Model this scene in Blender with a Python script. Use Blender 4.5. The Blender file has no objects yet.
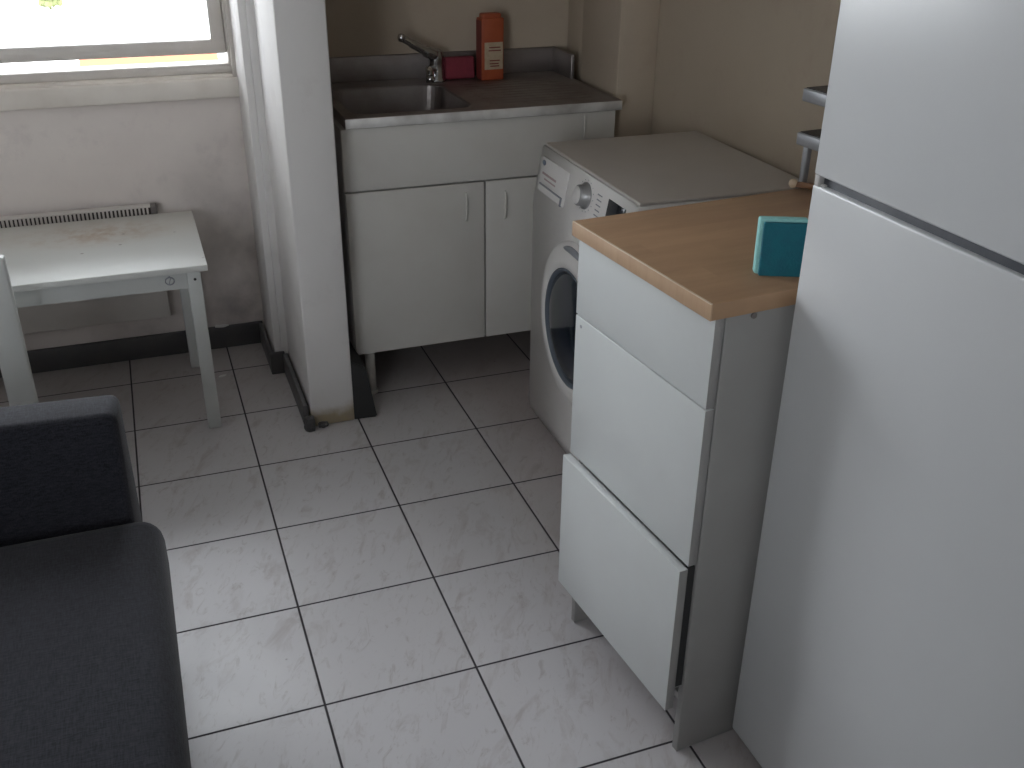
import bpy, bmesh, math, random
from mathutils import Vector, Matrix
random.seed(4)
S = 0.328
scn = bpy.context.scene
col = scn.collection

# ------------------------------------------------------------ materials
def new_mat(name):
    m = bpy.data.materials.new(name); m.use_nodes = True
    nt = m.node_tree; p = nt.nodes['Principled BSDF']
    return m, nt, p

def N(nt, typ, **kw):
    n = nt.nodes.new(typ)
    for k, v in kw.items():
        if hasattr(n, k): setattr(n, k, v)
        else: n.inputs[k].default_value = v
    return n

def mixc(nt, fac, a, b):
    m = nt.nodes.new('ShaderNodeMix'); m.data_type = 'RGBA'
    for sock, v in ((m.inputs[0], fac), (m.inputs[6], a), (m.inputs[7], b)):
        if isinstance(v, bpy.types.NodeSocket): nt.links.new(v, sock)
        elif isinstance(v, (int, float)): sock.default_value = v
        else: sock.default_value = (*v, 1)
    return m.outputs[2]

def ramp(nt, src, p0, p1, v0=0.0, v1=1.0):
    r = nt.nodes.new('ShaderNodeMapRange'); r.clamp = True
    nt.links.new(src, r.inputs[0])
    r.inputs[1].default_value = p0; r.inputs[2].default_value = p1
    r.inputs[3].default_value = v0; r.inputs[4].default_value = v1
    return r.outputs[0]

def noise(nt, scale, detail=4, rough=0.55, vec=None, dist=0.0):
    n = nt.nodes.new('ShaderNodeTexNoise')
    n.inputs['Scale'].default_value = scale; n.inputs['Detail'].default_value = detail
    n.inputs['Roughness'].default_value = rough; n.inputs['Distortion'].default_value = dist
    if vec is None:
        g = nt.nodes.new('ShaderNodeNewGeometry'); vec = g.outputs['Position']
    nt.links.new(vec, n.inputs['Vector'])
    return n.outputs['Fac']

def bump(nt, p, h, strength=0.2, dist=0.002):
    b = nt.nodes.new('ShaderNodeBump'); b.inputs['Strength'].default_value = strength
    b.inputs['Distance'].default_value = dist
    nt.links.new(h, b.inputs['Height']); nt.links.new(b.outputs[0], p.inputs['Normal'])

def mat(name, c, rough=0.5, metal=0.0, dirt=None, dscale=6.0, damt=0.5, bscale=None, bstr=0.15, spec=None, coat=0.0):
    m, nt, p = new_mat(name)
    p.inputs['Base Color'].default_value = (*c, 1)
    p.inputs['Roughness'].default_value = rough; p.inputs['Metallic'].default_value = metal
    if spec is not None: p.inputs['Specular IOR Level'].default_value = spec
    if coat: p.inputs['Coat Weight'].default_value = coat; p.inputs['Coat Roughness'].default_value = 0.2
    if dirt is not None:
        f = ramp(nt, noise(nt, dscale), 0.42, 0.72, 0, damt)
        nt.links.new(mixc(nt, f, c, dirt), p.inputs['Base Color'])
    if bscale: bump(nt, p, noise(nt, bscale), bstr)
    return m

def pos(nt):
    g = nt.nodes.new('ShaderNodeNewGeometry'); s = nt.nodes.new('ShaderNodeSeparateXYZ')
    nt.links.new(g.outputs['Position'], s.inputs[0]); return g.outputs['Position'], s

def math_n(nt, op, a, b=None, clamp=False):
    n = nt.nodes.new('ShaderNodeMath'); n.operation = op; n.use_clamp = clamp
    for i, v in enumerate((a, b)):
        if v is None: continue
        if isinstance(v, bpy.types.NodeSocket): nt.links.new(v, n.inputs[i])
        else: n.inputs[i].default_value = v
    return n.outputs[0]

def tile_mat():
    m, nt, p = new_mat('marbled_floor_tile')
    P, s = pos(nt)
    masks = []; cells = []
    for ax in (0, 1):
        t = math_n(nt, 'DIVIDE', s.outputs[ax], S)
        fl = math_n(nt, 'ROUND', t)
        d = math_n(nt, 'ABSOLUTE', math_n(nt, 'SUBTRACT', t, fl))
        masks.append(ramp(nt, d, 0.0055, 0.0095, 1, 0))
        cells.append(math_n(nt, 'FLOOR', t))
    g = math_n(nt, 'MAXIMUM', masks[0], masks[1])
    cv = nt.nodes.new('ShaderNodeCombineXYZ'); nt.links.new(cells[0], cv.inputs[0]); nt.links.new(cells[1], cv.inputs[1])
    wn = nt.nodes.new('ShaderNodeTexWhiteNoise'); nt.links.new(cv.outputs[0], wn.inputs['Vector'])
    off = nt.nodes.new('ShaderNodeVectorMath'); off.operation = 'MULTIPLY_ADD'
    nt.links.new(wn.outputs['Color'], off.inputs[0]); off.inputs[1].default_value = (7, 7, 7); nt.links.new(P, off.inputs[2])
    mp = nt.nodes.new('ShaderNodeMapping'); nt.links.new(off.outputs[0], mp.inputs[0])
    mp.inputs['Rotation'].default_value = (0, 0, -1.15)
    mp0 = mp; mp = nt.nodes.new('ShaderNodeMapping'); nt.links.new(mp0.outputs[0], mp.inputs[0]); mp.inputs['Scale'].default_value = (1.0, 2.4, 1)
    n1 = noise(nt, 8, 5, 0.62, mp.outputs[0], 0.6)
    v1 = ramp(nt, n1, 0.54, 0.70, 0, 0.8)
    n2 = noise(nt, 17, 6, 0.7, mp.outputs[0], 1.2)
    v2 = ramp(nt, n2, 0.55, 0.68, 0, 0.6)
    c = mixc(nt, v1, (0.545, 0.53, 0.545), (0.41, 0.375, 0.375))
    c = mixc(nt, v2, c, (0.36, 0.325, 0.32))
    tint = ramp(nt, wn.outputs['Value'], 0, 1, 0, 0.12)
    c = mixc(nt, tint, c, (0.5, 0.47, 0.45))
    # grime that builds up along the walls and appliances
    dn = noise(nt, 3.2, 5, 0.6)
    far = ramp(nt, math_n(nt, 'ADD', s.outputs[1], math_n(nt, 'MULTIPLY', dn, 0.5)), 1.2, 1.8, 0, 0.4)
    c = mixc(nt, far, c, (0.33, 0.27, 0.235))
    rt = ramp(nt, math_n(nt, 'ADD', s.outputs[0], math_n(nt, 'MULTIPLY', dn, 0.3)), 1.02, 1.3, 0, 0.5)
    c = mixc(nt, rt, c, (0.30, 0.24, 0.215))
    sp = nt.nodes.new('ShaderNodeTexVoronoi'); nt.links.new(P, sp.inputs['Vector']); sp.inputs['Scale'].default_value = 7
    spm = ramp(nt, sp.outputs['Distance'], 0.012, 0.03, 0.7, 0)
    c = mixc(nt, spm, c, (0.12, 0.10, 0.09))
    c = mixc(nt, g, c, (0.045, 0.04, 0.045))
    nt.links.new(c, p.inputs['Base Color'])
    p.inputs['Specular IOR Level'].default_value = 0.4
    r = ramp(nt, dn, 0.3, 0.7, 0.34, 0.5)
    r2 = math_n(nt, 'MAXIMUM', r, math_n(nt, 'MULTIPLY', g, 0.9)); nt.links.new(r2, p.inputs['Roughness'])
    bump(nt, p, math_n(nt, 'SUBTRACT', 1.0, g), 0.5, 0.002)
    return m

def wall_mat(name, c, d1, d2, amt=0.5, damp=False, yellow=False):
    m, nt, p = new_mat(name)
    P, s = pos(nt)
    f = ramp(nt, noise(nt, 2.2, 5, 0.6), 0.38, 0.7, 0, amt)
    cc = mixc(nt, f, c, d1)
    f2 = ramp(nt, noise(nt, 9, 6, 0.7), 0.55, 0.75, 0, amt)
    cc = mixc(nt, f2, cc, d2)
    if damp:      # damp marks low in the corner
        a = ramp(nt, s.outputs[2], 0.1, 0.8, 1, 0); b = ramp(nt, s.outputs[0], -0.1, 0.4, 0, 1)
        k = math_n(nt, 'MULTIPLY', math_n(nt, 'MULTIPLY', a, b), ramp(nt, noise(nt, 5, 5), 0.35, 0.65, 0, 0.9))
        cc = mixc(nt, k, cc, (0.25, 0.22, 0.215))
    if yellow:
        a = ramp(nt, math_n(nt, 'SUBTRACT', s.outputs[2], math_n(nt, 'MULTIPLY', noise(nt, 14, 4), 0.08)), -0.01, 0.03, 0.9, 0)
        cc = mixc(nt, a, cc, mixc(nt, noise(nt, 25), (0.42, 0.33, 0.16), (0.3, 0.25, 0.2)))
    nt.links.new(cc, p.inputs['Base Color'])
    p.inputs['Roughness'].default_value = 0.8; p.inputs['Specular IOR Level'].default_value = 0.25
    bump(nt, p, noise(nt, 35, 5), 0.25, 0.003)
    return m

def wood_mat(name, a, b):
    m, nt, p = new_mat(name)
    tc = nt.nodes.new('ShaderNodeTexCoord'); mp = nt.nodes.new('ShaderNodeMapping')
    nt.links.new(tc.outputs['Object'], mp.inputs[0]); mp.inputs['Scale'].default_value = (2.2, 16, 4)
    n1 = noise(nt, 2.2, 6, 0.6, mp.outputs[0], 0.5)
    sep = nt.nodes.new('ShaderNodeSeparateXYZ'); nt.links.new(tc.outputs['Object'], sep.inputs[0])
    st = math_n(nt, 'FLOOR', math_n(nt, 'MULTIPLY', sep.outputs[1], 22))
    bl = math_n(nt, 'FLOOR', math_n(nt, 'ADD', math_n(nt, 'MULTIPLY', sep.outputs[0], 3.3), math_n(nt, 'MULTIPLY', st, 0.37)))
    cv = nt.nodes.new('ShaderNodeCombineXYZ'); nt.links.new(st, cv.inputs[0]); nt.links.new(bl, cv.inputs[1])
    wn = nt.nodes.new('ShaderNodeTexWhiteNoise'); nt.links.new(cv.outputs[0], wn.inputs['Vector'])
    f = math_n(nt, 'ADD', ramp(nt, n1, 0.3, 0.7, 0, 0.6), math_n(nt, 'MULTIPLY', wn.outputs['Value'], 0.35))
    nt.links.new(mixc(nt, f, a, b), p.inputs['Base Color'])
    p.inputs['Roughness'].default_value = 0.42
    return m

def fabric_mat(name, a, b):
    m, nt, p = new_mat(name)
    P, s = pos(nt)
    w1 = nt.nodes.new('ShaderNodeTexNoise'); mp = nt.nodes.new('ShaderNodeMapping')
    nt.links.new(P, mp.inputs[0]); mp.inputs['Scale'].default_value = (500, 60, 300)
    nt.links.new(mp.outputs[0], w1.inputs['Vector']); w1.inputs['Scale'].default_value = 1
    w2 = nt.nodes.new('ShaderNodeTexNoise'); mp2 = nt.nodes.new('ShaderNodeMapping')
    nt.links.new(P, mp2.inputs[0]); mp2.inputs['Scale'].default_value = (60, 500, 300)
    nt.links.new(mp2.outputs[0], w2.inputs['Vector']); w2.inputs['Scale'].default_value = 1
    f = math_n(nt, 'MULTIPLY', math_n(nt, 'ADD', w1.outputs['Fac'], w2.outputs['Fac']), 0.5)
    nt.links.new(mixc(nt, ramp(nt, f, 0.35, 0.65), a, b), p.inputs['Base Color'])
    p.inputs['Roughness'].default_value = 0.95; p.inputs['Specular IOR Level'].default_value = 0.15
    p.inputs['Sheen Weight'].default_value = 0.14; p.inputs['Sheen Roughness'].default_value = 0.5
    bump(nt, p, f, 0.5, 0.0015)
    return m

def glass_mat(name, tint=(1, 1, 1)):
    m = bpy.data.materials.new(name); m.use_nodes = True; nt = m.node_tree; nt.nodes.clear()
    o = nt.nodes.new('ShaderNodeOutputMaterial'); mx = nt.nodes.new('ShaderNodeMixShader')
    t = nt.nodes.new('ShaderNodeBsdfTransparent'); t.inputs[0].default_value = (*tint, 1)
    g = nt.nodes.new('ShaderNodeBsdfGlossy'); g.inputs['Roughness'].default_value = 0.02
    f = nt.nodes.new('ShaderNodeFresnel'); f.inputs[0].default_value = 1.3
    nt.links.new(f.outputs[0], mx.inputs[0]); nt.links.new(t.outputs[0], mx.inputs[1]); nt.links.new(g.outputs[0], mx.inputs[2])
    nt.links.new(mx.outputs[0], o.inputs[0]); return m

def steel_mat():
    m, nt, p = new_mat('brushed_sink_steel')
    P, s = pos(nt); mp = nt.nodes.new('ShaderNodeMapping'); nt.links.new(P, mp.inputs[0]); mp.inputs['Scale'].default_value = (3, 60, 60)
    n = noise(nt, 3, 4, 0.6, mp.outputs[0])
    nt.links.new(mixc(nt, ramp(nt, noise(nt, 5, 5), 0.4, 0.7), (0.36, 0.33, 0.32), (0.22, 0.185, 0.175)), p.inputs['Base Color'])
    p.inputs['Metallic'].default_value = 0.9
    nt.links.new(ramp(nt, n, 0.3, 0.7, 0.38, 0.55), p.inputs['Roughness'])
    bump(nt, p, n, 0.08, 0.001); return m

M = {}
M['tile'] = tile_mat()
M['wall_win'] = wall_mat('dirty_window_wall_paint', (0.74, 0.68, 0.64), (0.62, 0.55, 0.53), (0.52, 0.46, 0.45), 0.5, damp=True)
M['wall_kit'] = wall_mat('beige_kitchen_wall_paint', (0.50, 0.425, 0.335), (0.44, 0.365, 0.285), (0.42, 0.325, 0.265), 0.45)
M['pillar'] = wall_mat('white_pier_paint', (0.74, 0.72, 0.705), (0.66, 0.63, 0.615), (0.54, 0.50, 0.48), 0.35, yellow=True)
M['wall_room'] = wall_mat('pale_room_paint', (0.58, 0.56, 0.54), (0.55, 0.53, 0.5), (0.5, 0.47, 0.45), 0.3)
M['ceiling'] = mat('ceiling_paint', (0.68, 0.67, 0.65), 0.9, dirt=(0.6, 0.58, 0.55))
M['skirt'] = mat('dark_grey_skirting_tile', (0.075, 0.073, 0.075), 0.45, dirt=(0.13, 0.12, 0.115), dscale=9, bscale=30)
M['upvc'] = mat('aged_window_frame_plastic', (0.62, 0.58, 0.54), 0.45, dirt=(0.54, 0.48, 0.43), dscale=12)
M['sill'] = mat('painted_window_ledge', (0.74, 0.69, 0.63), 0.6, dirt=(0.58, 0.51, 0.45), dscale=8, bscale=20)
M['glass'] = glass_mat('window_pane_glass')
M['white_lam'] = mat('white_melamine', (0.60, 0.585, 0.55), 0.38, dirt=(0.55, 0.525, 0.485), dscale=7, damt=0.5)
M['white_cab'] = mat('white_drawer_laminate', (0.60, 0.62, 0.62), 0.3, dirt=(0.56, 0.57, 0.57), dscale=7, damt=0.5)
M['carcass'] = mat('white_carcass_board', (0.46, 0.45, 0.44), 0.5, dirt=(0.42, 0.40, 0.38), dscale=8)
M['side'] = mat('shaded_side_board', (0.30, 0.295, 0.285), 0.5, dirt=(0.27, 0.26, 0.25), dscale=8)  # white board in truth; the grey paints in shade on the cabinet sides
M['appl'] = mat('white_washer_enamel', (0.80, 0.78, 0.765), 0.3, dirt=(0.72, 0.70, 0.68), dscale=5, damt=0.5)
M['lid'] = mat('washer_lid_laminate', (0.54, 0.50, 0.465), 0.35, dirt=(0.47, 0.43, 0.395), dscale=4)
M['fridge'] = mat('white_fridge_enamel', (0.55, 0.56, 0.57), 0.28, dirt=(0.51, 0.52, 0.53), dscale=3, bscale=60, bstr=0.03)
M['gasket'] = mat('grey_fridge_gap_plastic', (0.07, 0.075, 0.085), 0.5, dirt=(0.14, 0.14, 0.15), dscale=15)
M['gap_dark'] = mat('dark_skirting_and_slot_shade', (0.03, 0.03, 0.03), 0.8)  # near-black: dark skirting end, also the shade painted into the drawer slot
M['printed'] = mat('grey_printed_marks', (0.30, 0.31, 0.34), 0.5)
M['printed_red'] = mat('pale_red_print', (0.50, 0.38, 0.38), 0.5)
M['blue_badge'] = mat('grey_blue_badge', (0.22, 0.26, 0.34), 0.3, metal=0.4)
M['display'] = mat('dark_display_glass', (0.012, 0.016, 0.025), 0.12)
M['knob'] = mat('silver_knob_plastic', (0.36, 0.36, 0.36), 0.3, metal=0.35)
M['porthole'] = mat('dark_porthole_glass', (0.02, 0.03, 0.045), 0.08, coat=0.6)
M['ring_dark'] = mat('porthole_rim_plastic', (0.11, 0.13, 0.16), 0.25)
M['steel'] = steel_mat()
M['rim'] = mat('steel_edge_reflection', (0.80, 0.79, 0.77), 0.42, metal=0.35, dirt=(0.3, 0.28, 0.26), dscale=7, damt=0.7)  # lighter than the worktop steel: window reflection painted into the edge colour
M['chrome'] = mat('worn_chrome', (0.52, 0.52, 0.53), 0.2, metal=1.0, dirt=(0.3, 0.29, 0.28), dscale=30)
M['beech'] = wood_mat('beech_worktop', (0.42, 0.265, 0.155), (0.30, 0.18, 0.105))
M['beech_edge'] = wood_mat('beech_worktop_edging', (0.52, 0.36, 0.235), (0.42, 0.27, 0.17))
M['table'] = None
M['fabric'] = fabric_mat('charcoal_sofa_fabric', (0.012, 0.012, 0.016), (0.030, 0.031, 0.040))
M['seam'] = mat('dark_piping', (0.02, 0.02, 0.024), 0.9)
M['orange'] = mat('orange_carton', (0.40, 0.085, 0.03), 0.5, dirt=(0.28, 0.05, 0.025), dscale=25, damt=0.4)
M['orange_side'] = mat('red_carton_side', (0.20, 0.035, 0.028), 0.5)
M['cream'] = mat('cream_label', (0.50, 0.40, 0.28), 0.5, dirt=(0.36, 0.25, 0.16), dscale=60, damt=0.6)
M['cloth'] = mat('dark_pink_sponge', (0.24, 0.035, 0.055), 0.9, dirt=(0.17, 0.025, 0.04), dscale=40, bscale=150, bstr=0.6)
M['teal'] = mat('teal_scourer', (0.010, 0.14, 0.185), 0.9, dirt=(0.015, 0.10, 0.15), dscale=60, bscale=300, bstr=0.6)
M['teal_light'] = mat('light_teal_foam', (0.30, 0.62, 0.60), 0.9, dirt=(0.24, 0.52, 0.51), dscale=80, bscale=200, bstr=0.5)
M['black'] = mat('black_plastic', (0.015, 0.015, 0.017), 0.4)
M['greymetal'] = mat('grey_rack_metal', (0.36, 0.37, 0.39), 0.4, metal=0.5)
M['stick'] = mat('brown_brush_wood', (0.25, 0.13, 0.07), 0.6, dirt=(0.16, 0.08, 0.05), dscale=40)
M['cork'] = mat('pale_cork', (0.62, 0.48, 0.34), 0.7)
M['cork_pale'] = mat('worn_pale_edge', (0.66, 0.56, 0.45), 0.5, dirt=(0.5, 0.36, 0.24), dscale=14, damt=0.8)
M['white_paint'] = mat('white_painted_wood', (0.60, 0.615, 0.60), 0.45, dirt=(0.55, 0.56, 0.54), dscale=8)
M['rad'] = mat('cream_radiator_enamel', (0.66, 0.62, 0.58), 0.4, dirt=(0.58, 0.54, 0.50), dscale=7)
M['rad_dark'] = mat('radiator_grille_shadow', (0.05, 0.04, 0.035), 0.7)
M['rad_cap'] = mat('radiator_end_cap', (0.17, 0.15, 0.14), 0.6)
M['paper'] = mat('white_flake', (0.75, 0.74, 0.72), 0.8)
M['ground'] = mat('pale_ground', (0.80, 0.80, 0.78), 0.9, dirt=(0.7, 0.7, 0.68), dscale=0.4)
M['terracotta'] = mat('terracotta_roof', (0.30, 0.075, 0.028), 0.85, dirt=(0.22, 0.06, 0.025), dscale=1.5)
M['hwall'] = mat('pale_house_wall', (0.80, 0.78, 0.74), 0.85)
M['leaf'] = mat('shrub_leaves', (0.12, 0.13, 0.05), 0.8, dirt=(0.08, 0.10, 0.03), dscale=6)

def table_mat():
    m, nt, p = new_mat('stained_white_tabletop')
    tc = nt.nodes.new('ShaderNodeTexCoord'); s = nt.nodes.new('ShaderNodeSeparateXYZ'); nt.links.new(tc.outputs['Object'], s.inputs[0])
    # coffee-coloured stain patch, centre (-.02,1.60)
    dx = math_n(nt, 'MULTIPLY', math_n(nt, 'SUBTRACT', s.outputs[0], -0.02), 1.0 / 0.26)
    dy = math_n(nt, 'MULTIPLY', math_n(nt, 'SUBTRACT', s.outputs[1], 1.62), 1.0 / 0.13)
    r = math_n(nt, 'SQRT', math_n(nt, 'ADD', math_n(nt, 'MULTIPLY', dx, dx), math_n(nt, 'MULTIPLY', dy, dy)))
    a = ramp(nt, r, 0.2, 1.1, 1, 0)
    k = math_n(nt, 'MULTIPLY', a, ramp(nt, noise(nt, 22, 5, 0.7), 0.42, 0.62, 0.2, 0.8))
    c = mixc(nt, k, (0.66, 0.67, 0.65), (0.40, 0.27, 0.18))
    back = math_n(nt, 'MULTIPLY', ramp(nt, s.outputs[1], 1.45, 1.7, 0, 0.45), ramp(nt, noise(nt, 4), 0.3, 0.6, 0.5, 1))
    c = mixc(nt, back, c, (0.50, 0.43, 0.35))
    v = nt.nodes.new('ShaderNodeTexVoronoi'); v.inputs['Scale'].default_value = 11; nt.links.new(tc.outputs['Object'], v.inputs['Vector'])
    c = mixc(nt, ramp(nt, v.outputs['Distance'], 0.03, 0.07, 0.75, 0), c, (0.25, 0.22, 0.2))
    nt.links.new(c, p.inputs['Base Color']); p.inputs['Roughness'].default_value = 0.4
    return m
M['table'] = table_mat()

# ------------------------------------------------------------ mesh helpers
def add(bm, other):
    me = bpy.data.meshes.new('tmp'); other.to_mesh(me); bm.from_mesh(me); bpy.data.meshes.remove(me); other.free()

def box(bm, x0, x1, y0, y1, z0, z1, bev=0.0, seg=2, mx=None, mi=0):
    t = bmesh.new(); bmesh.ops.create_cube(t, size=1)
    for v in t.verts:
        v.co = Vector((x0 + (v.co.x + .5) * (x1 - x0), y0 + (v.co.y + .5) * (y1 - y0), z0 + (v.co.z + .5) * (z1 - z0)))
    if bev > 0: bmesh.ops.bevel(t, geom=t.edges[:], offset=bev, segments=seg, profile=0.5, affect='EDGES')
    if mx is not None: bmesh.ops.transform(t, matrix=mx, verts=t.verts)
    for f in t.faces: f.material_index = mi; f.smooth = bev > 0 and seg > 1
    add(bm, t)

def cyl(bm, p0, p1, r0, r1=None, n=24, bev=0.0, mi=0):
    r1 = r0 if r1 is None else r1
    p0, p1 = Vector(p0), Vector(p1); d = p1 - p0
    t = bmesh.new(); bmesh.ops.create_cone(t, segments=n, radius1=r0, radius2=r1, depth=d.length, cap_ends=True)
    if bev: bmesh.ops.bevel(t, geom=[e for e in t.edges if abs(abs(e.verts[0].co.z) - d.length / 2) < 1e-6 and abs(e.verts[0].co.z - e.verts[1].co.z) < 1e-6], offset=bev, segments=2, affect='EDGES')
    q = Vector((0, 0, 1)).rotation_difference(d.normalized()).to_matrix().to_4x4()
    bmesh.ops.transform(t, matrix=Matrix.Translation((p0 + p1) / 2) @ q, verts=t.verts)
    for f in t.faces: f.material_index = mi; f.smooth = len(f.verts) == 4
    add(bm, t)

def lathe(bm, prof, axis='Z', origin=(0, 0, 0), n=64, mi=0, sx=1.0, sy=1.0):
    """prof = list of (radius, height); axis 'Z' or '-X' (height runs along -x)."""
    t = bmesh.new(); rings = []
    for r, h in prof:
        ring = []
        for k in range(n):
            a = 2 * math.pi * k / n
            if axis == 'Z': co = (r * math.cos(a) * sx, r * math.sin(a) * sy, h)
            else: co = (-h, r * math.cos(a) * sx, r * math.sin(a) * sy)
            ring.append(t.verts.new(Vector(co) + Vector(origin)))
        rings.append(ring)
    for a, b in zip(rings, rings[1:]):
        for k in range(n):
            try: t.faces.new((a[k], a[(k + 1) % n], b[(k + 1) % n], b[k]))
            except ValueError: pass
    for ring in (rings[0], rings[-1]):
        t.faces.new(ring)
    bmesh.ops.remove_doubles(t, verts=t.verts, dist=1e-6)
    bmesh.ops.recalc_face_normals(t, faces=t.faces)
    for f in t.faces: f.material_index = mi; f.smooth = len(f.verts) <= 4
    add(bm, t)

def tube(bm, pts, rad, n=12, mi=0):
    pts = [Vector(p) for p in pts]; t = bmesh.new(); rings = []
    rads = rad if isinstance(rad, (list, tuple)) else [rad] * len(pts)
    up = Vector((0, 0, 1))
    for i, p in enumerate(pts):
        d = (pts[min(i + 1, len(pts) - 1)] - pts[max(i - 1, 0)]).normalized()
        a = d.cross(up)
        if a.length < 1e-3: a = d.cross(Vector((1, 0, 0)))
        a.normalize(); b = d.cross(a).normalized()
        rings.append([t.verts.new(p + rads[i] * (math.cos(2 * math.pi * k / n) * a + math.sin(2 * math.pi * k / n) * b)) for k in range(n)])
    for r0, r1 in zip(rings, rings[1:]):
        for k in range(n): t.faces.new((r0[k], r0[(k + 1) % n], r1[(k + 1) % n], r1[k]))
    t.faces.new(rings[0]); t.faces.new(rings[-1])
    bmesh.ops.recalc_face_normals(t, faces=t.faces)
    for f in t.faces: f.material_index = mi; f.smooth = len(f.verts) == 4
    add(bm, t)

def smooth_path(pts, k=6):
    pts = [Vector(p) for p in pts]; out = []
    for i in range(len(pts) - 1):
        p0 = pts[max(i - 1, 0)]; p1 = pts[i]; p2 = pts[i + 1]; p3 = pts[min(i + 2, len(pts) - 1)]
        for j in range(k):
            t = j / k
            out.append(0.5 * ((2 * p1) + (-p0 + p2) * t + (2 * p0 - 5 * p1 + 4 * p2 - p3) * t * t + (-p0 + 3 * p1 - 3 * p2 + p3) * t ** 3))
    out.append(pts[-1]); return out

def obj(name, bm, mats, parent=None, subsurf=0):
    me = bpy.data.meshes.new(name); bm.to_mesh(me); bm.free()
    for m in (mats if isinstance(mats, (list, tuple)) else [mats]): me.materials.append(m)
    o = bpy.data.objects.new(name, me); col.objects.link(o)
    if parent: o.parent = parent
    if subsurf:
        s = o.modifiers.new('subsurf', 'SUBSURF'); s.levels = subsurf; s.render_levels = subsurf
    return o

def thing(name, label, cat, loc=(0, 0, 0), rz=0.0, group=None):
    o = bpy.data.objects.new(name, None); col.objects.link(o); o.empty_display_size = 0.1
    o.location = loc; o.rotation_euler = (0, 0, rz); o['label'] = label; o['category'] = cat
    if group: o['group'] = group
    return o

def tag(o, label, cat, group=None):
    o['label'] = label; o['category'] = cat
    if group: o['group'] = group
    return o

def part(name, parent, m, *boxes, bev=0.002, seg=2):
    bm = bmesh.new()
    for b in boxes: box(bm, *b, bev=bev, seg=seg)
    return obj(name, bm, m, parent)

def struct(name, m, *boxes, bev=0.0, parent=None):
    bm = bmesh.new()
    for b in boxes: box(bm, *b, bev=bev)
    o = obj(name, bm, m, parent)
    if parent is None: o['kind'] = 'structure'
    return o

# ------------------------------------------------------------ room shell
XL, XR, YB, YF, H = -2.2, 1.72, -3.0, 1.84, 2.5      # left, right, behind the camera, window wall, height
struct('floor', M['tile'], (XL, XR, YB, YF, -0.1, 0))
struct('ceiling', M['ceiling'], (XL, XR, YB, YF, H, H + 0.1))
struct('wall_left', M['wall_room'], (XL - 0.1, XL, YB, YF, 0, H))
BX0, BX1, BZ0, BZ1 = -2.1, -1.05, 0.55, 2.25
struct('wall_back', M['wall_room'], (XL - 0.1, BX0, YB - 0.1, YB, 0, H), (BX1, XR + 0.1, YB - 0.1, YB, 0, H), (BX0, BX1, YB - 0.1, YB, 0, BZ0), (BX0, BX1, YB - 0.1, YB, BZ1, H))
struct('wall_right', M['wall_kit'], (XR, XR + 0.1, YB, YF + 0.2, 0, H))
WX0, WX1, WZ0, WZ1 = -1.35, 0.468, 0.955, 2.30
struct('wall_window_side', M['wall_win'],
       (XL - 0.1, WX0, YF, YF + 0.22, 0, H), (WX0, WX1, YF, YF + 0.22, 0, 0.90), (WX0, WX1, YF, YF + 0.22, WZ1, H))
struct('wall_kitchen', M['wall_kit'], (WX1, XR, YF, YF + 0.22, 0, H))
# thick pier between window and kitchen
bm = bmesh.new()
box(bm, 0.511, 0.644, 1.158, 1.80, 0, H, bev=0.005)
obj('wall_pier', bm, M['pillar'])['kind'] = 'structure'
bm = bmesh.new()
box(bm, 0.489, 0.632, 1.568, YF, 0, H, bev=0.002)
box(bm, 0.468, 0.60, 1.585, YF, 0, H, bev=0.002)
obj('wall_pier_side', bm, M['pillar'])['kind'] = 'structure'
# shallow wall step beside the sink
struct('wall_step', M['wall_kit'], (1.585, XR, 1.37, 1.655, 0, H), (1.612, XR, 1.655, YF, 0, H), bev=0.004)

# skirting
bm = bmesh.new(); box(bm, XL, 0.462, YF - 0.014, YF, 0, 0.082, bev=0.003)
obj('baseboard_window_side', bm, M['skirt'])['kind'] = 'structure'
bm = bmesh.new()
box(bm, 0.448, 0.462, 1.57, YF - 0.014, 0, 0.078, bev=0.003)
box(bm, 0.448, 0.497, 1.556, 1.57, 0, 0.078, bev=0.003)
box(bm, 0.490, 0.507, 1.165, 1.556, 0, 0.074, bev=0.003)
obj('baseboard_pier', bm, M['skirt'])['kind'] = 'structure'
# chipped stump of skirting at the pier corner
def lump(cx, cy, cz, sx, sy, sz, jit, seed):
    random.seed(seed); bm = bmesh.new(); bmesh.ops.create_icosphere(bm, subdivisions=3, radius=1)
    for v in bm.verts:
        c = v.co
        m = max(abs(c.x), abs(c.y), abs(c.z)); c = c * (0.45 + 0.55 / m) * 0.8
        v.co = Vector((cx + c.x * sx, cy + c.y * sy, max(cz + c.z * sz, 0.0))) + Vector([random.uniform(-jit, jit) for _ in range(2)] + [0])
    return bm
bm = lump(0.503, 1.146, 0.018, 0.020, 0.022, 0.034, 0.0025, 3)
obj('trim_1', bm, M['skirt'])['kind'] = 'structure'
bm = lump(0.545, 1.151, 0.006, 0.018, 0.012, 0.012, 0.003, 5)
o = obj('broken_plaster', bm, M['skirt']); tag(o, 'small dark crumb of broken plaster on floor at foot of white pier', 'plaster crumb')
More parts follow.
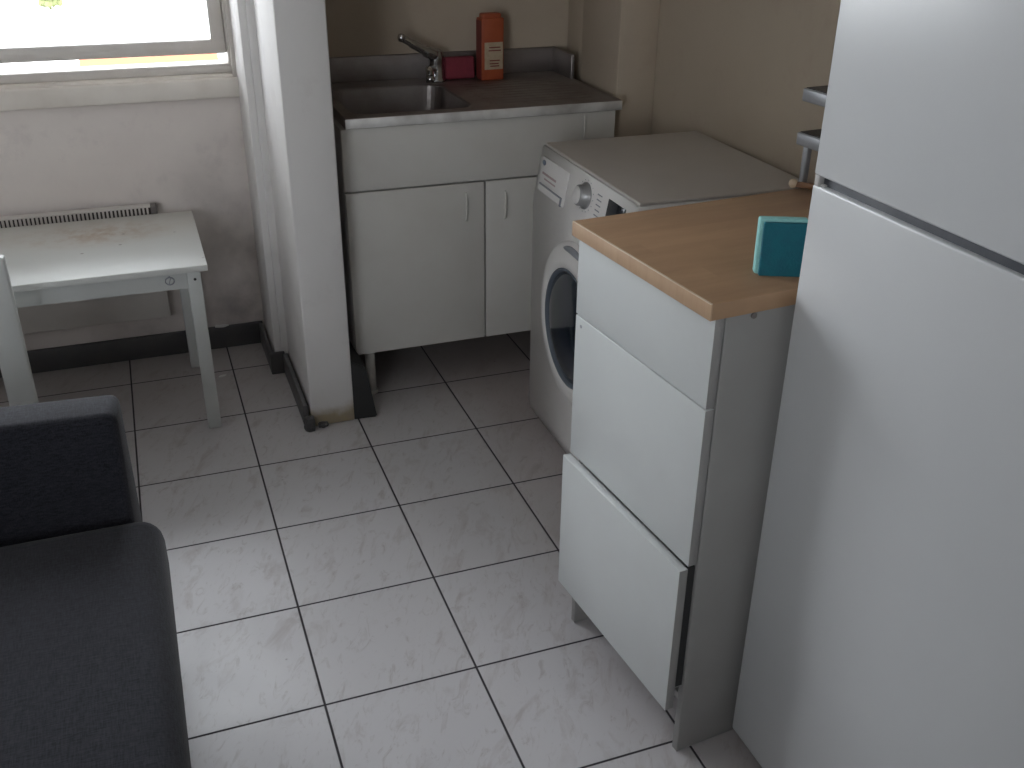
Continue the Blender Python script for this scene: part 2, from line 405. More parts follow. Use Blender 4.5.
# dark skirting end flaring out at the right foot of the pier
bm = bmesh.new()
vs = [bm.verts.new(c) for c in ((0.641, 1.16, 0), (0.715, 1.155, 0), (0.715, 1.80, 0), (0.641, 1.80, 0), (0.641, 1.165, 0.20), (0.690, 1.165, 0.17), (0.690, 1.80, 0.17), (0.641, 1.80, 0.20))]
for f in ((0, 1, 2, 3), (0, 1, 5, 4), (1, 2, 6, 5), (2, 3, 7, 6), (3, 0, 4, 7), (4, 5, 6, 7)): bm.faces.new([vs[i] for i in f])
bmesh.ops.recalc_face_normals(bm, faces=bm.faces); bmesh.ops.bevel(bm, geom=bm.edges[:], offset=0.004, segments=2, affect='EDGES')
obj('baseboard_kitchen', bm, M['gap_dark'])['kind'] = 'structure'

# ------------------------------------------------------------ window
bm = bmesh.new()
box(bm, WX0 - 0.02, WX1 + 0.004, YF - 0.022, YF + 0.02, 0.868, 0.930, bev=0.006)      # ledge face
box(bm, WX0, WX1, YF + 0.0, YF + 0.20, 0.895, 0.940, bev=0.004)
obj('trim_2', bm, M['sill'])['kind'] = 'structure'
fy0, fy1 = YF + 0.015, YF + 0.075
win = bpy.data.objects.new('window_1', None); col.objects.link(win); win['kind'] = 'structure'; win.location = (0, 0, 0)
bm = bmesh.new()
box(bm, WX0, WX1, fy0, fy1 + 0.02, 0.940, 0.968, bev=0.004)
box(bm, WX0, WX0 + 0.035, fy0, fy1 + 0.02, 0.968, WZ1, bev=0.004)
box(bm, WX1 - 0.020, WX1, fy0 - 0.01, fy1 + 0.02, 0.968, WZ1, bev=0.004)
box(bm, WX1 - 0.012, WX1 + 0.004, YF - 0.012, fy0 + 0.01, 0.93, WZ1, bev=0.004)
box(bm, WX0, WX1, fy0, fy1 + 0.02, WZ1 - 0.04, WZ1, bev=0.004)
box(bm, -0.48, -0.44, fy0, fy1 + 0.02, 0.968, WZ1 - 0.04, bev=0.004)
obj('window_frame', bm, M['upvc'], win)
def sash(x0, x1, z0, z1, w):
    bm = bmesh.new()
    a, b = fy0 + 0.005, fy1 - 0.01
    box(bm, x0, x1, a, b, z0, z0 + w, bev=0.005)
    box(bm, x0, x1, a, b, z1 - w, z1, bev=0.005)
    box(bm, x0, x0 + w, a, b, z0 + w * .8, z1 - w * .8, bev=0.005)
    box(bm, x1 - w, x1, a, b, z0 + w * .8, z1 - w * .8, bev=0.005)
    s = obj('window_sash', bm, M['upvc'], win)
    bm = bmesh.new(); box(bm, x0 + w - .004, x1 - w + .004, (a + b) / 2 - .003, (a + b) / 2 + .003, z0 + w - .004, z1 - w + .004)
    obj('pane', bm, M['glass'], s)
sash(-0.436, WX1 - 0.021, 0.999, WZ1 - 0.044, 0.043)
sash(WX0 + 0.036, -0.484, 0.972, WZ1 - 0.044, 0.038)

w2 = bpy.data.objects.new('window_added_fill', None); col.objects.link(w2); w2['kind'] = 'structure'  # unseen window behind the camera, added for fill light
bm = bmesh.new()
for b_ in ((BX0, BX1, BZ0, BZ0 + .06), (BX0, BX1, BZ1 - .06, BZ1), (BX0, BX0 + .06, BZ0, BZ1), (BX1 - .06, BX1, BZ0, BZ1), (-1.60, -1.55, BZ0, BZ1)):
    box(bm, b_[0], b_[1], YB - .09, YB - .02, b_[2], b_[3], bev=.004)
f2 = obj('window_frame', bm, M['upvc'], w2)
bm = bmesh.new(); box(bm, BX0 + .05, BX1 - .05, YB - .058, YB - .052, BZ0 + .05, BZ1 - .05); obj('pane', bm, M['glass'], f2)

# ------------------------------------------------------------ outside
struct('ground', M['ground'], (-60, 60, 3.0, 160, -6.2, -6.0))
h = thing('house', 'low pale outbuilding with terracotta roof outside, seen through gap under sash', 'house', (0.68, 24.0, -6.0))
bm = bmesh.new(); box(bm, -1.3, 1.3, -2.4, 2.4, 0, 2.6); obj('wall', bm, M['hwall'], h)
bm = bmesh.new()
vs = [bm.verts.new(c) for c in ((-1.5, -2.8, 2.5), (1.5, -2.8, 2.5), (1.5, 0, 3.68), (-1.5, 0, 3.68), (1.5, 2.8, 2.5), (-1.5, 2.8, 2.5),
                                (-1.5, -2.8, 2.38), (1.5, -2.8, 2.38), (1.5, 2.8, 2.38), (-1.5, 2.8, 2.38))]
for f in ((0, 1, 2, 3), (3, 2, 4, 5), (6, 7, 1, 0), (9, 5, 4, 8), (6, 9, 8, 7), (1, 7, 8, 4, 2), (0, 3, 5, 9, 6)): bm.faces.new([vs[i] for i in f])
bmesh.ops.recalc_face_normals(bm, faces=bm.faces)
obj('roof', bm, M['terracotta'], h)
bm = bmesh.new()
random.seed(9)
for k in range(50):
    t = bmesh.new(); bmesh.ops.create_icosphere(t, subdivisions=1, radius=random.uniform(.2, .36))
    a = random.uniform(0, 6.28); r = random.uniform(0, .5)
    bmesh.ops.transform(t, matrix=Matrix.Translation((r * math.cos(a), r * math.sin(a), random.uniform(.25, 1.3))), verts=t.verts); add(bm, t)
cyl(bm, (0, 0, 0), (0, 0, .7), .07)
o = obj('shrub', bm, M['leaf']); o.location = (-3.3, 63.5, -6.0); tag(o, 'small sunlit green shrub far outside the window', 'shrub')

# ------------------------------------------------------------ radiator
r = thing('radiator', 'cream flat panel radiator under the window behind white table', 'radiator', (0, YF, 0))
part('panel', r, M['rad'], (-1.15, 0.158, -0.052, -0.022, 0.160, 0.508), bev=0.004)
bm = bmesh.new(); box(bm, -1.15, 0.146, -0.040, -0.018, 0.508, 0.542)
g = obj('grille', bm, M['rad_dark'], r)
bm = bmesh.new(); x = -1.148
while x < 0.142:
    box(bm, x, x + 0.0062, -0.052, -0.040, 0.508, 0.548); x += 0.0122
box(bm, -1.15, 0.146, -0.053, -0.018, 0.545, 0.549)
obj('fins', bm, M['rad'], g)
part('end_cap', r, M['rad_cap'], (0.146, 0.166, -0.056, -0.016, 0.508, 0.550), bev=0.003)
part('wall_bracket', r, M['rad_cap'], (-0.9, -0.87, -0.024, -0.002, 0.2, 0.5)); part('wall_bracket', r, M['rad_cap'], (0.05, 0.08, -0.024, -0.002, 0.2, 0.5))
bm = bmesh.new(); cyl(bm, (-1.10, -.037, 0), (-1.10, -.037, .165), .008); obj('pipe', bm, M['rad'], r)

# ------------------------------------------------------------ low white table
t = thing('low_table', 'low white table with stained top and square legs under the window', 'table', (0, 0, 0))
part('tabletop', t, M['table'], (-0.50, 0.272, 1.235, 1.765, 0.511, 0.530), bev=0.003)
for k, (x, y) in enumerate(((0.232, 1.268), (0.215, 1.715), (-0.46, 1.268), (-0.46, 1.715))):
    bm = bmesh.new(); box(bm, x - .019, x + .019, y - .019, y + .019, 0, 0.511, bev=0.003)
    l = obj('leg', bm, M['white_paint'], t)
    if k == 0:
        bm = bmesh.new(); cyl(bm, (x + .002, y - .0205, .486), (x + .002, y - .0185, .486), .004); obj('screw', bm, M['black'], l)
ap = part('apron', t, M['white_paint'], (-0.44, 0.213, 1.256, 1.272, 0.458, 0.511))
part('apron', t, M['white_paint'], (0.214, 0.230, 1.287, 1.696, 0.458, 0.511))
part('apron', t, M['white_paint'], (-0.44, 0.196, 1.707, 1.723, 0.458, 0.511))
part('apron', t, M['white_paint'], (-0.468, -0.452, 1.287, 1.696, 0.458, 0.511))
bm = bmesh.new()
ring = [(0.166 + .012 * math.cos(a / 16 * 6.283), 1.2555, .486 + .011 * math.sin(a / 16 * 6.283)) for a in range(16)]
tube(bm, ring + ring[:1], .0019, 6); tube(bm, [(.158, 1.2555, .493), (.166, 1.2555, .501), (.174, 1.2555, .492)], .0011, 6)
tube(bm, [(0.163, 1.2555, .478), (0.169, 1.2555, .494)], .001, 6)
sc = obj('scribble', bm, M['printed'], ap); sc['label'] = 'grey pen scribble on the apron'

# ------------------------------------------------------------ white chair at the left edge
c = thing('chair', 'white wooden chair with broad back post between sofa arm and table', 'chair', (0, 0, 0))
for x, y in ((-0.248, 1.085), (-0.50, 1.085)):
    part('back_post', c, M['white_paint'], (x - .034, x + .034, y - .016, y + .016, 0, 0.665), bev=0.006)
part('back_rail', c, M['white_paint'], (-0.466, -0.282, 1.074, 1.094, 0.57, 0.655), bev=0.004)
part('back_rail', c, M['white_paint'], (-0.466, -0.282, 1.074, 1.094, 0.42, 0.48), bev=0.004)
part('seat', c, M['white_paint'], (-0.54, -0.36, 0.76, 1.069, 0.285, 0.305), bev=0.004)
for x in (-0.39, -0.52): part('leg', c, M['white_paint'], (x - .018, x + .018, 0.775, 0.811, 0, 0.285), bev=0.003)
part('stretcher', c, M['white_paint'], (-0.40, -0.38, 0.811, 1.069, 0.12, 0.15))

# ------------------------------------------------------------ sofa
def soft(x0, x1, y0, y1, z0, z1, r, puff=0.0, seg=5, cuts=8):
    b = bmesh.new(); box(b, x0, x1, y0, y1, z0, z1, bev=r, seg=seg)
    cx, cy = (x0 + x1) / 2, (y0 + y1) / 2
    for v in b.verts:
        if v.co.z > (z0 + z1) / 2:
            u = (v.co.x - cx) / (x1 - x0) * 2; w = (v.co.y - cy) / (y1 - y0) * 2
            v.co.z += puff * (1 - u * u) * (1 - w * w)
    for f in b.faces: f.smooth = True
    return b
s = thing('sofa', 'charcoal grey fabric sofa with boxy armrest in the left foreground', 'sofa', (0, 0, 0))
b = soft(-0.88, 0.028, 0.150, 0.345, 0.10, 0.612, 0.020)
for v in b.verts:
    if v.co.y < 0.24: v.co.y += 0.088 * (v.co.z - 0.10) / 0.512
bmesh.ops.rotate(b, cent=(0.028, 0.30, 0), matrix=Matrix.Rotation(math.radians(-4), 3, 'Z'), verts=b.verts)
obj('armrest', b, M['fabric'], s)
b = soft(-0.88, 0.028, -1.75, -1.59, 0.10, 0.612, 0.022); obj('armrest', b, M['fabric'], s)
b = soft(-0.88, 0.045, -1.59, 0.185, 0.10, 0.28, 0.02); obj('base', b, M['fabric'], s)
b = soft(-0.70, 0.074, -0.695, 0.183, 0.28, 0.425, 0.045, 0.010); obj('seat_cushion', b, M['fabric'], s)
b = soft(-0.70, 0.074, -1.585, -0.705, 0.28, 0.425, 0.045, 0.010); obj('seat_cushion', b, M['fabric'], s)
b = soft(-0.90, -0.70, -1.59, 0.185, 0.10, 0.78, 0.05); obj('backrest', b, M['fabric'], s)
for x in (-0.80, -0.03):
    for y in (0.265, -1.67):
        bm = bmesh.new(); cyl(bm, (x, y, 0), (x, y, 0.102), .018, .025); obj('leg', bm, M['black'], s)

# ------------------------------------------------------------ sink cabinet
k = thing('sink_cabinet', 'white two-door sink base cabinet standing on short legs', 'cabinet', (0.685, 1.29, 0))
bm = bmesh.new(); W_, D_ = 0.862, 0.545
box(bm, 0.0, 0.016, 0.018, D_, 0.157, 0.866); box(bm, W_ - 0.016, W_, 0.018, D_, 0.157, 0.866)
box(bm, 0.016, W_ - 0.016, 0.018, D_, 0.157, 0.173); box(bm, 0.016, W_ - 0.016, D_ - 0.006, D_, 0.173, 0.866)
box(bm, 0.016, W_ - 0.016, 0.018, 0.030, 0.62, 0.866)
obj('body', bm, M['carcass'], k)
tp = part('front_panel', k, M['white_lam'], (0.0, W_, 0, 0.018, 0.684, 0.866), bev=0.0015)
def arch_handle(x, z0, z1, parent):
    bm = bmesh.new(); zc = (z0 + z1) / 2
    tube(bm, smooth_path([(x, 0.002, z0), (x, -0.003, z0 + .004), (x, -0.006, z0 + .02), (x, -0.007, zc), (x, -0.006, z1 - .02), (x, -0.003, z1 - .004), (x, 0.002, z1)]), 0.0036, 10)
    obj('handle', bm, M['white_lam'], parent)
d1 = part('door', k, M['white_lam'], (0.002, 0.431, 0, 0.018, 0.157, 0.678), bev=0.0015)
d2 = part('door', k, M['white_lam'], (0.436, W_ - .001, 0, 0.018, 0.157, 0.678), bev=0.0015)
arch_handle(0.372, 0.562, 0.648, d1); arch_handle(0.499, 0.556, 0.642, d2); arch_handle(0.757, 0.785, 0.855, tp)
for x in (0.052, W_ - 0.05):
    for y in (0.037, D_ - 0.05):
        bm = bmesh.new(); cyl(bm, (x, y, 0.004), (x, y, 0.157), .0165); cyl(bm, (x, y, 0), (x, y, 0.010), .021); cyl(bm, (x, y, 0.148), (x, y, 0.157), .024)
        obj('leg', bm, M['white_lam'], k)

# steel worktop with inset basin
def rrect(x0, x1, y0, y1, r, z, n=6):
    pts = []
    for cx, cy, a0 in ((x1 - r, y1 - r, 0), (x0 + r, y1 - r, 90), (x0 + r, y0 + r, 180), (x1 - r, y0 + r, 270)):
        for i in range(n + 1):
            a = math.radians(a0 + 90 * i / n); pts.append((cx + r * math.cos(a), cy + r * math.sin(a), z))
    return pts
w = thing('sink_worktop', 'stainless steel sink worktop with basin, drainer and upstand', 'sink', (0, 0, 0))
bm = bmesh.new()
X0, X1, Y0, Y1, Z = 0.698, 1.566, 1.283, YF - 0.002, 0.897
loops = [rrect(X0, X1, Y0, Y1, .004, 0.868), rrect(X0, X1, Y0, Y1, .004, Z - .002), rrect(X0 + .003, X1 - .003, Y0 + .003, Y1 - .003, .004, Z),
         rrect(X0 + .012, X1 - .012, Y0 + .012, Y1 - .012, .006, Z - 0.003),
         rrect(0.735, 1.105, 1.340, 1.722, .05, Z - 0.003), rrect(0.740, 1.100, 1.345, 1.717, .05, Z - 0.008),
         rrect(0.752, 1.088, 1.357, 1.705, .05, Z - 0.13), rrect(0.785, 1.055, 1.39, 1.672, .04, Z - 0.148), rrect(0.90, 0.94, 1.51, 1.55, .019, Z - 0.15)]
rings = [[bm.verts.new(p) for p in L] for L in loops]
for a, b in zip(rings, rings[1:]):
    n = len(a)
    for i in range(n):
        f = bm.faces.new((a[i], a[(i + 1) % n], b[(i + 1) % n], b[i]))
bm.faces.new(rings[-1])
bmesh.ops.recalc_face_normals(bm, faces=bm.faces)
obj('counter', bm, M['steel'], w)
bm = bmesh.new()
for i in range(9):
    y = 1.37 + i * 0.038
    tube(bm, [(1.16, y, Z - 0.0055), (1.50, y, Z - 0.0055)], 0.004, 8)
obj('drainer_ridges', bm, M['steel'], w)
bm = bmesh.new(); box(bm, X0, X1, Y1 - .012, Y1, Z - .004, Z + .078, bev=.004)
box(bm, X1 - .014, X1, 1.66, Y1, Z - .004, Z + .078, bev=.004)
obj('upstand', bm, M['steel'], w)
bm = bmesh.new(); lathe(bm, [(0.0, -.152 + Z), (.018, -.149 + Z), (.030, -.1455 + Z), (.036, -.1465 + Z), (.037, -.149 + Z)], origin=(.92, 1.53, 0), n=32)
obj('drain', bm, M['chrome'], w)

bm = bmesh.new(); box(bm, X0, X1 - .002, Y0 - .0025, Y0 + .001, 0.8685, Z - .001, bev=.001)
obj('front_edge', bm, M['rim'], w)
# tap
f = thing('tap', 'chrome mixer tap with raised lever behind the steel basin', 'tap', (1.108, 1.765, Z - 0.003))
bm = bmesh.new(); lathe(bm, [(.032, 0), (.032, .006), (.027, .012), (.025, .06), (.0265, .080), (.024, .095), (.014, .103)], n=32); obj('body', bm, M['chrome'], f)
bm = bmesh.new()
tube(bm, smooth_path([(-.005, -.01, .085), (-.045, -.02, .104), (-.095, -.035, .132), (-.122, -.045, .148)]), [.019] * 6 + [.014] * 6 + [.0115] * 6 + [.010], 14)
lathe(bm, [(.004, -.013), (.010, -.010), (.0125, 0), (.010, .010), (.003, .013)], origin=(-.126, -.047, .150), n=20)
obj('lever', bm, M['chrome'], f)
bm = bmesh.new(); tube(bm, smooth_path([(-.008, -.01, .035), (-.04, -.06, .050), (-.055, -.115, .056), (-.06, -.14, .040)]), .0125, 14)
cyl(bm, (-.06, -.14, .044), (-.061, -.143, .024), .0135)
obj('spout', bm, M['chrome'], f)

# orange detergent carton
b = thing('detergent_box', 'orange detergent carton with cream label standing behind the sink', 'carton', (1.293, 1.748, Z - 0.003), math.radians(3))
bm = bmesh.new(); box(bm, -.040, .040, -.025, .025, 0, .198, bev=.004)
obj('carton', bm, M['orange'], b)
bm = bmesh.new(); box(bm, -.0408, -.0398, -.023, .023, .003, .190); obj('side_panel', bm, M['orange_side'], b)
bm = bmesh.new(); box(bm, -.034, .034, -.018, .018, .192, .212, bev=.006); obj('lid', bm, M['orange'], b)
bm = bmesh.new(); box(bm, -.030, .036, -.0262, -.0245, .035, .122, bev=.0006); lb = obj('label', bm, M['cream'], b)
for z, x0, x1 in ((.104, -.014, .026), (.094, -.016, .028), (.062, -.012, .024), (.052, -.012, .02), (.044, -.01, .022)): bm = bmesh.new(); box(bm, x0, x1, -.0268, -.0260, z, z + .0035); obj('print', bm, M['orange_side'], lb)
b = thing('sponge', 'dark pink sponge leaning on the upstand left of the orange carton', 'sponge', (1.192, 1.775, Z - 0.002))
bm = bmesh.new(); box(bm, -.052, .052, -.020, .020, 0, .072, bev=.010, seg=4, mx=Matrix.Rotation(math.radians(-6), 4, 'X')); obj('foam', bm, M['cloth'], b)

# ------------------------------------------------------------ washing machine
w = thing('washing_machine', 'white front-loading washing machine against the right wall', 'washing machine', (1.168, 0.727, 0), math.radians(-0.6))
DP, HW = 0.505, 0.30
bm = bmesh.new()
prof = [(0.004, 0.02), (0.0, 0.06), (0.0, 0.68), (0.004, 0.72), (0.026, 0.846), (0.030, 0.850), (DP, 0.847), (DP, 0.02)]
ra = [bm.verts.new((x, -HW, z)) for x, z in prof]; rb = [bm.verts.new((x, HW, z)) for x, z in prof]
for i in range(len(prof)): bm.faces.new((ra[i], ra[(i + 1) % len(prof)], rb[(i + 1) % len(prof)], rb[i]))
bm.faces.new(ra); bm.faces.new(rb); bmesh.ops.recalc_face_normals(bm, faces=bm.faces)
bmesh.ops.bevel(bm, geom=bm.edges[:], offset=.005, segments=2, affect='EDGES')
for q in bm.faces: q.smooth = True
obj('body', bm, M['appl'], w)
part('lid', w, M['lid'], (0.036, DP + .004, -HW + .002, HW - .002, 0.846, 0.854), bev=0.003, seg=3)
tilt = math.atan2(0.020, 0.112)
PM = Matrix.Translation((0.004, 0, 0.72)) @ Matrix.Rotation(tilt, 4, 'Y')      # panel frame: y across, z up the panel, -x outward
def panel_part(name, m, y0, y1, z0, z1, th=.0012, parent=w, bev=0.0005, off=0.0):
    bm = bmesh.new(); box(bm, -th - off, 0.001, y0, y1, z0, z1, bev=bev, mx=PM); return obj(name, bm, m, parent)
dr = panel_part('detergent_drawer', M['appl'], 0.085, 0.272, 0.012, 0.106, .004, bev=.002)
panel_part('drawer_print', M['printed_red'], 0.155, 0.255, 0.060, 0.066, .0046, dr, .0001)
panel_part('drawer_print', M['printed_red'], 0.155, 0.235, 0.048, 0.052, .0046, dr, .0001)
bm = bmesh.new(); box(bm, -.0062, .001, .098, .262, .030, .034, mx=PM); box(bm, -.0062, .001, .098, .106, .010, .030, mx=PM); obj('drawer_grip', bm, M['printed'], dr)
bm = bmesh.new(); lathe(bm, [(0.0, .0022), (.019, .0022), (.024, 0.0)], axis='-X', n=32, sy=.55)
bmesh.ops.transform(bm, matrix=PM @ Matrix.Translation((-.004, .256, .090)) @ Matrix.Scale(.55, 4), verts=bm.verts); obj('badge', bm, M['blue_badge'], w)
bm = bmesh.new(); lathe(bm, [(.034, 0), (.034, .004), (.027, .006), (.0265, .022), (.023, .026), (0, .026)], axis='-X', n=40)
bmesh.ops.transform(bm, matrix=PM @ Matrix.Translation((0, -.030, .078)), verts=bm.verts); kn = obj('programme_knob', bm, M['knob'], w)
bm = bmesh.new(); lathe(bm, [(.0225, .0255), (.0215, .0275), (0, .0275)], axis='-X', n=40); bmesh.ops.transform(bm, matrix=PM @ Matrix.Translation((0, -.030, .078)), verts=bm.verts); obj('knob_face', bm, M['appl'], kn)
bm = bmesh.new()
for a in range(16):
    t_ = a / 16 * 6.283; box(bm, -.0012, .001, -.030 + .046 * math.cos(t_) - .0012, -.030 + .046 * math.cos(t_) + .0012, .078 + .040 * math.sin(t_) - .0009, .078 + .040 * math.sin(t_) + .0009, mx=PM)
for z in (.035, .048, .061, .074, .087, .100): box(bm, -.0012, .001, -.122, -.096, z, z + .0025, mx=PM)
obj('programme_marks', bm, M['printed'], w)
panel_part('display', M['display'], -0.255, -0.160, 0.058, 0.108, .0015, w)
for i in range(5): panel_part('button', M['knob'], -0.262 + i * .03, -0.242 + i * .03, 0.022, 0.032, .003, w, .001)
dcy, dcz = -0.040, 0.436
bm = bmesh.new(); lathe(bm, [(.235, -.002), (.235, .004), (.224, .013), (.200, .022), (.180, .025), (.163, .022), (.158, .010)], axis='-X', origin=(0, dcy, dcz), n=96)
pd = obj('door', bm, M['appl'], w)
bm = bmesh.new(); lathe(bm, [(.165, .008), (.165, .0235), (.161, .0245), (.154, .021), (.151, .008)], axis='-X', origin=(0, dcy, dcz), n=96); obj('door_rim', bm, M['ring_dark'], pd)
bm = bmesh.new(); lathe(bm, [(.156, .008), (.155, .017), (.13, .025), (.09, .031), (.04, .034), (0, .035)], axis='-X', origin=(0, dcy, dcz), n=96); obj('porthole', bm, M['porthole'], pd)
bm = bmesh.new(); pts = [(-.030 + .006 * 0, dcy + .218 * math.sin(a), dcz + .218 * math.cos(a)) for a in [math.radians(d) for d in range(-16, 17, 4)]]
tube(bm, [(-.016, p[1], p[2]) for p in pts], [.002, .006, .008, .009, .009, .009, .008, .006, .002], 10); obj('door_grip', bm, M['printed'], pd)
for x in (0.05, DP - 0.05):
    for y in (-.25, .25):
        bm = bmesh.new(); cyl(bm, (x, y, 0), (x, y, .024), .02); obj('foot', bm, M['black'], w)

# ------------------------------------------------------------ drawer cabinet with beech worktop
TH = math.radians(5.3); CW, CZ = 0.432, 0.955
k = thing('drawer_cabinet', 'narrow white drawer cabinet with protruding bottom drawer beside the fridge', 'cabinet', (0.917, -0.357, 0), TH)
F = 0.034      # carcass front plane behind the drawer fronts' faces
bm = bmesh.new()
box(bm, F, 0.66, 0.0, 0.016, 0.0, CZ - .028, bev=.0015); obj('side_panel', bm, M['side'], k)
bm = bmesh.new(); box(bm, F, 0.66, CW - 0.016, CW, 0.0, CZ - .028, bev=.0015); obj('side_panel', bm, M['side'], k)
bm = bmesh.new(); box(bm, F + .004, 0.655, .016, CW - .016, .12, .136); box(bm, .640, .655, .016, CW - .016, .136, CZ - .03)
obj('body', bm, M['carcass'], k)
bm = bmesh.new(); box(bm, F + .002, F + .02, .016, CW - .016, .44, CZ - .03); obj('inner_front', bm, M['carcass'], k)
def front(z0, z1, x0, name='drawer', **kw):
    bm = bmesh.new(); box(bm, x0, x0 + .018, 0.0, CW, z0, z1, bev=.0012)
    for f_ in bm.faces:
        if abs(f_.normal.y) > .8: f_.material_index = 1  # end faces take the darkened board colour as painted shade
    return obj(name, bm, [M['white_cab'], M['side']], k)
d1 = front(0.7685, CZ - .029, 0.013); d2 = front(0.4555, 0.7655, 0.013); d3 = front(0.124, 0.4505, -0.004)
bm = bmesh.new(); box(bm, .009, F + .3, .020, CW - .020, .15, .43)
obj('drawer_box', bm, M['carcass'], d3)
bm = bmesh.new(); box(bm, .0138, F - .001, .006, .014, .17, .447); obj('slot_shade', bm, M['gap_dark'], d3)  # dark strip set in the slot as painted shade, not drawer hardware
bm = bmesh.new(); cyl(bm, (.0125, CW - .022, .748), (.014, CW - .022, .748), .0035); obj('screw_hole', bm, M['printed'], d2)
bm = bmesh.new(); cyl(bm, (.085, -.003, CZ - .034), (.085, .002, CZ - .034), .005); obj('screw_cap', bm, M['rad_cap'], k)
w = thing('worktop', 'beech-look worktop slab on the narrow white drawer cabinet', 'worktop', (0.917, -0.357, CZ - .028), TH)
bm = bmesh.new(); box(bm, 0.0015, 0.70, -.004, CW + .004, 0, .028, bev=.0008); obj('slab', bm, M['beech'], w)
bm = bmesh.new(); box(bm, -0.0005, 0.002, -.0042, CW + .0042, 0, .0272, bev=.0005); obj('edging', bm, M['beech_edge'], w)
bm = bmesh.new(); box(bm, -0.0012, 0.0022, -.003, CW + .003, .0268, .0286, bev=.0004); obj('worn_edge', bm, M['cork_pale'], w)

# teal sponge standing on edge against the fridge
s = thing('scouring_sponge', 'teal scouring sponge standing upright on beech worktop against the fridge', 'sponge', (1.046, -0.279, CZ), math.radians(-24))
bm = bmesh.new(); box(bm, .004, .074, 0, .010, 0, .088, bev=.002, mx=Matrix.Rotation(math.radians(-3), 4, 'X')); obj('scourer', bm, M['teal'], s)
bm = bmesh.new(); box(bm, -.002, .076, .010, .030, 0, .0925, bev=.004, seg=3, mx=Matrix.Rotation(math.radians(-3), 4, 'X')); obj('foam', bm, M['teal_light'], s)

# two-tier rack and small brush at the back of the worktop
r = thing('rack', 'small grey two-tier rack with black shelves at back of beech worktop', 'rack', (1.43, 0.065, CZ), TH)
for x0, y0, hh in ((0.004, 0.088, .09), (0.150, 0.088, .19), (0.004, -.088, .09), (.150, -.088, .19)):
    bm = bmesh.new(); box(bm, x0, x0 + .014, y0 - .007, y0 + .007, 0, hh, bev=.003); obj('leg', bm, M['greymetal'], r)
for z in (.080, .168):
    bm = bmesh.new(); box(bm, -.008, .175, -.105, .105, z, z + .026, bev=.003); sh = obj('tray', bm, M['greymetal'], r)
    bm = bmesh.new(); box(bm, -.003, .170, -.100, .100, z + .024, z + .0275); obj('mat', bm, M['black'], sh)
b = thing('dish_brush', 'small brown stick with pale round end lying at back edge of worktop', 'brush', (1.398, 0.128, CZ), 0)
bm = bmesh.new(); cyl(bm, (0.0, 0, .008), (.05, -.05, .008), .006, .007); obj('handle', bm, M['stick'], b)
bm = bmesh.new(); lathe(bm, [(0, -.0095), (.006, -.008), (.009, -.003), (.0095, 0), (.009, .004), (.006, .008), (0, .0095)], origin=(-.004, .004, .0095), n=20); obj('knob', bm, M['cork'], b)

# ------------------------------------------------------------ fridge-freezer
g = thing('fridge_freezer', 'tall white top-freezer refrigerator filling the right foreground', 'refrigerator', (1.062, -0.367, 0))
FW = 0.60
def fr(x0, x1, y0, y1, z0, z1): return (x0, x1, -y1, -y0, z0, z1)
part('body', g, M['fridge'], fr(0.060, 0.63, 0.002, FW - .002, 0.035, 1.72), bev=.006)
part('fridge_door', g, M['fridge'], fr(0.0, 0.054, 0, FW, 0.040, 1.1305), bev=.004, seg=3)
part('freezer_door', g, M['fridge'], fr(0.0, 0.054, 0, FW, 1.1445, 1.72), bev=.004, seg=3)
part('door_gap', g, M['gasket'], fr(0.010, 0.060, 0.004, FW - .004, 1.122, 1.152), bev=.002)
part('door_seal', g, M['gasket'], fr(0.053, 0.061, 0.006, FW - .006, 0.055, 1.715), bev=.001)
bm = bmesh.new(); box(bm, 0.004, 0.05, -.022, -.001, 1.128, 1.133, bev=.001); box(bm, .0, .010, -.014, -.004, 1.129, 1.1455, bev=.001)
cyl(bm, (.02, -.010, 1.126), (.02, -.010, 1.149), .006, n=14)
obj('hinge', bm, M['carcass'], g)
part('plinth', g, M['carcass'], fr(0.035, 0.075, 0.01, FW - .01, 0.012, 0.05), bev=.002)
for x in (.06, .58):
    for y in (.05, .55):
        bm = bmesh.new(); cyl(bm, (x, -y, 0), (x, -y, .036), .018); obj('foot', bm, M['black'], g)

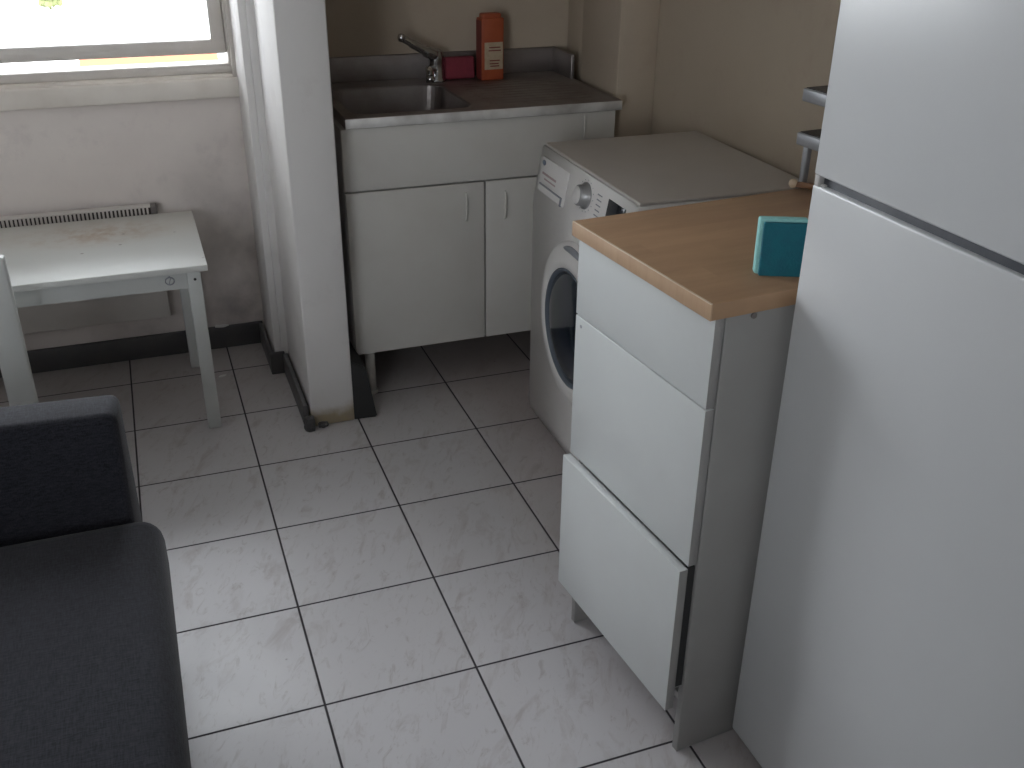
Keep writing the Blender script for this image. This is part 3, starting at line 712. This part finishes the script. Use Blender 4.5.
# ------------------------------------------------------------ flakes on floor
def flake(x, y, z, s_, label, rot):
    random.seed(int(x * 1000)); bm = bmesh.new(); n = 7
    top = [bm.verts.new((s_ * random.uniform(.5, 1) * math.cos(6.283 * i / n), s_ * .45 * random.uniform(.5, 1) * math.sin(6.283 * i / n), .003)) for i in range(n)]
    bot = [bm.verts.new((v.co.x, v.co.y, 0)) for v in top]
    bm.faces.new(top); bm.faces.new(bot[::-1])
    for i in range(n): bm.faces.new((bot[i], bot[(i + 1) % n], top[(i + 1) % n], top[i]))
    bmesh.ops.recalc_face_normals(bm, faces=bm.faces)
    o = obj('paint_flake', bm, M['paper']); o.location = (x, y, z); o.rotation_euler = (0, 0, rot); tag(o, label, 'flake')
flake(0.288, 1.600, 0.0, .016, 'small white paint flake lying on the floor tile behind the table leg', 0.3)
flake(0.318, 1.832, 0.082, .032, 'white paint flake lying on top of the dark skirting', 0.0)

# ------------------------------------------------------------ light
world = bpy.data.worlds.new('World'); scn.world = world; world.use_nodes = True
bg = world.node_tree.nodes['Background']
bg.inputs[0].default_value = (0.90, 0.95, 1.0, 1); bg.inputs[1].default_value = 11.0
for nm, x0, x1, z0, z1, y, rx in (('front_portal', WX0, WX1, .95, WZ1, YF + .21, -90), ('rear_portal', BX0, BX1, BZ0, BZ1, YB - .11, 90)):
    ld = bpy.data.lights.new(nm, 'AREA'); ld.shape = 'RECTANGLE'; ld.size = x1 - x0; ld.size_y = z1 - z0
    ld.cycles.is_portal = True
    lo = bpy.data.objects.new(nm, ld); col.objects.link(lo)
    lo.location = ((x0 + x1) / 2, y, (z0 + z1) / 2); lo.rotation_euler = (math.radians(rx), 0, 0)

# ------------------------------------------------------------ camera
cd = bpy.data.cameras.new('camera'); co = bpy.data.objects.new('camera', cd); col.objects.link(co)
yaw, pitch, roll, fpx = 0.3578810788853, 0.4757256404717219, 0.011232377023247793, 1011.288
fw = Vector((math.sin(yaw) * math.cos(pitch), math.cos(yaw) * math.cos(pitch), -math.sin(pitch)))
r0 = Vector((math.cos(yaw), -math.sin(yaw), 0)); u0 = r0.cross(fw)
rr = math.cos(roll) * r0 + math.sin(roll) * u0; uu = -math.sin(roll) * r0 + math.cos(roll) * u0
mw = Matrix(((rr.x, uu.x, -fw.x, 0.42600015780654804 * S), (rr.y, uu.y, -fw.y, -4.819886336996265 * S), (rr.z, uu.z, -fw.z, 4.71108670077777 * S), (0, 0, 0, 1)))
co.matrix_world = mw
cd.sensor_width = 36; cd.lens = 36 * fpx / 1024; cd.clip_start = 0.02
scn.camera = co

vs_ = scn.view_settings
vs_.view_transform = 'Standard'; vs_.look = 'None'; vs_.gamma = 1; vs_.use_curve_mapping = False
vs_.exposure = 0.0
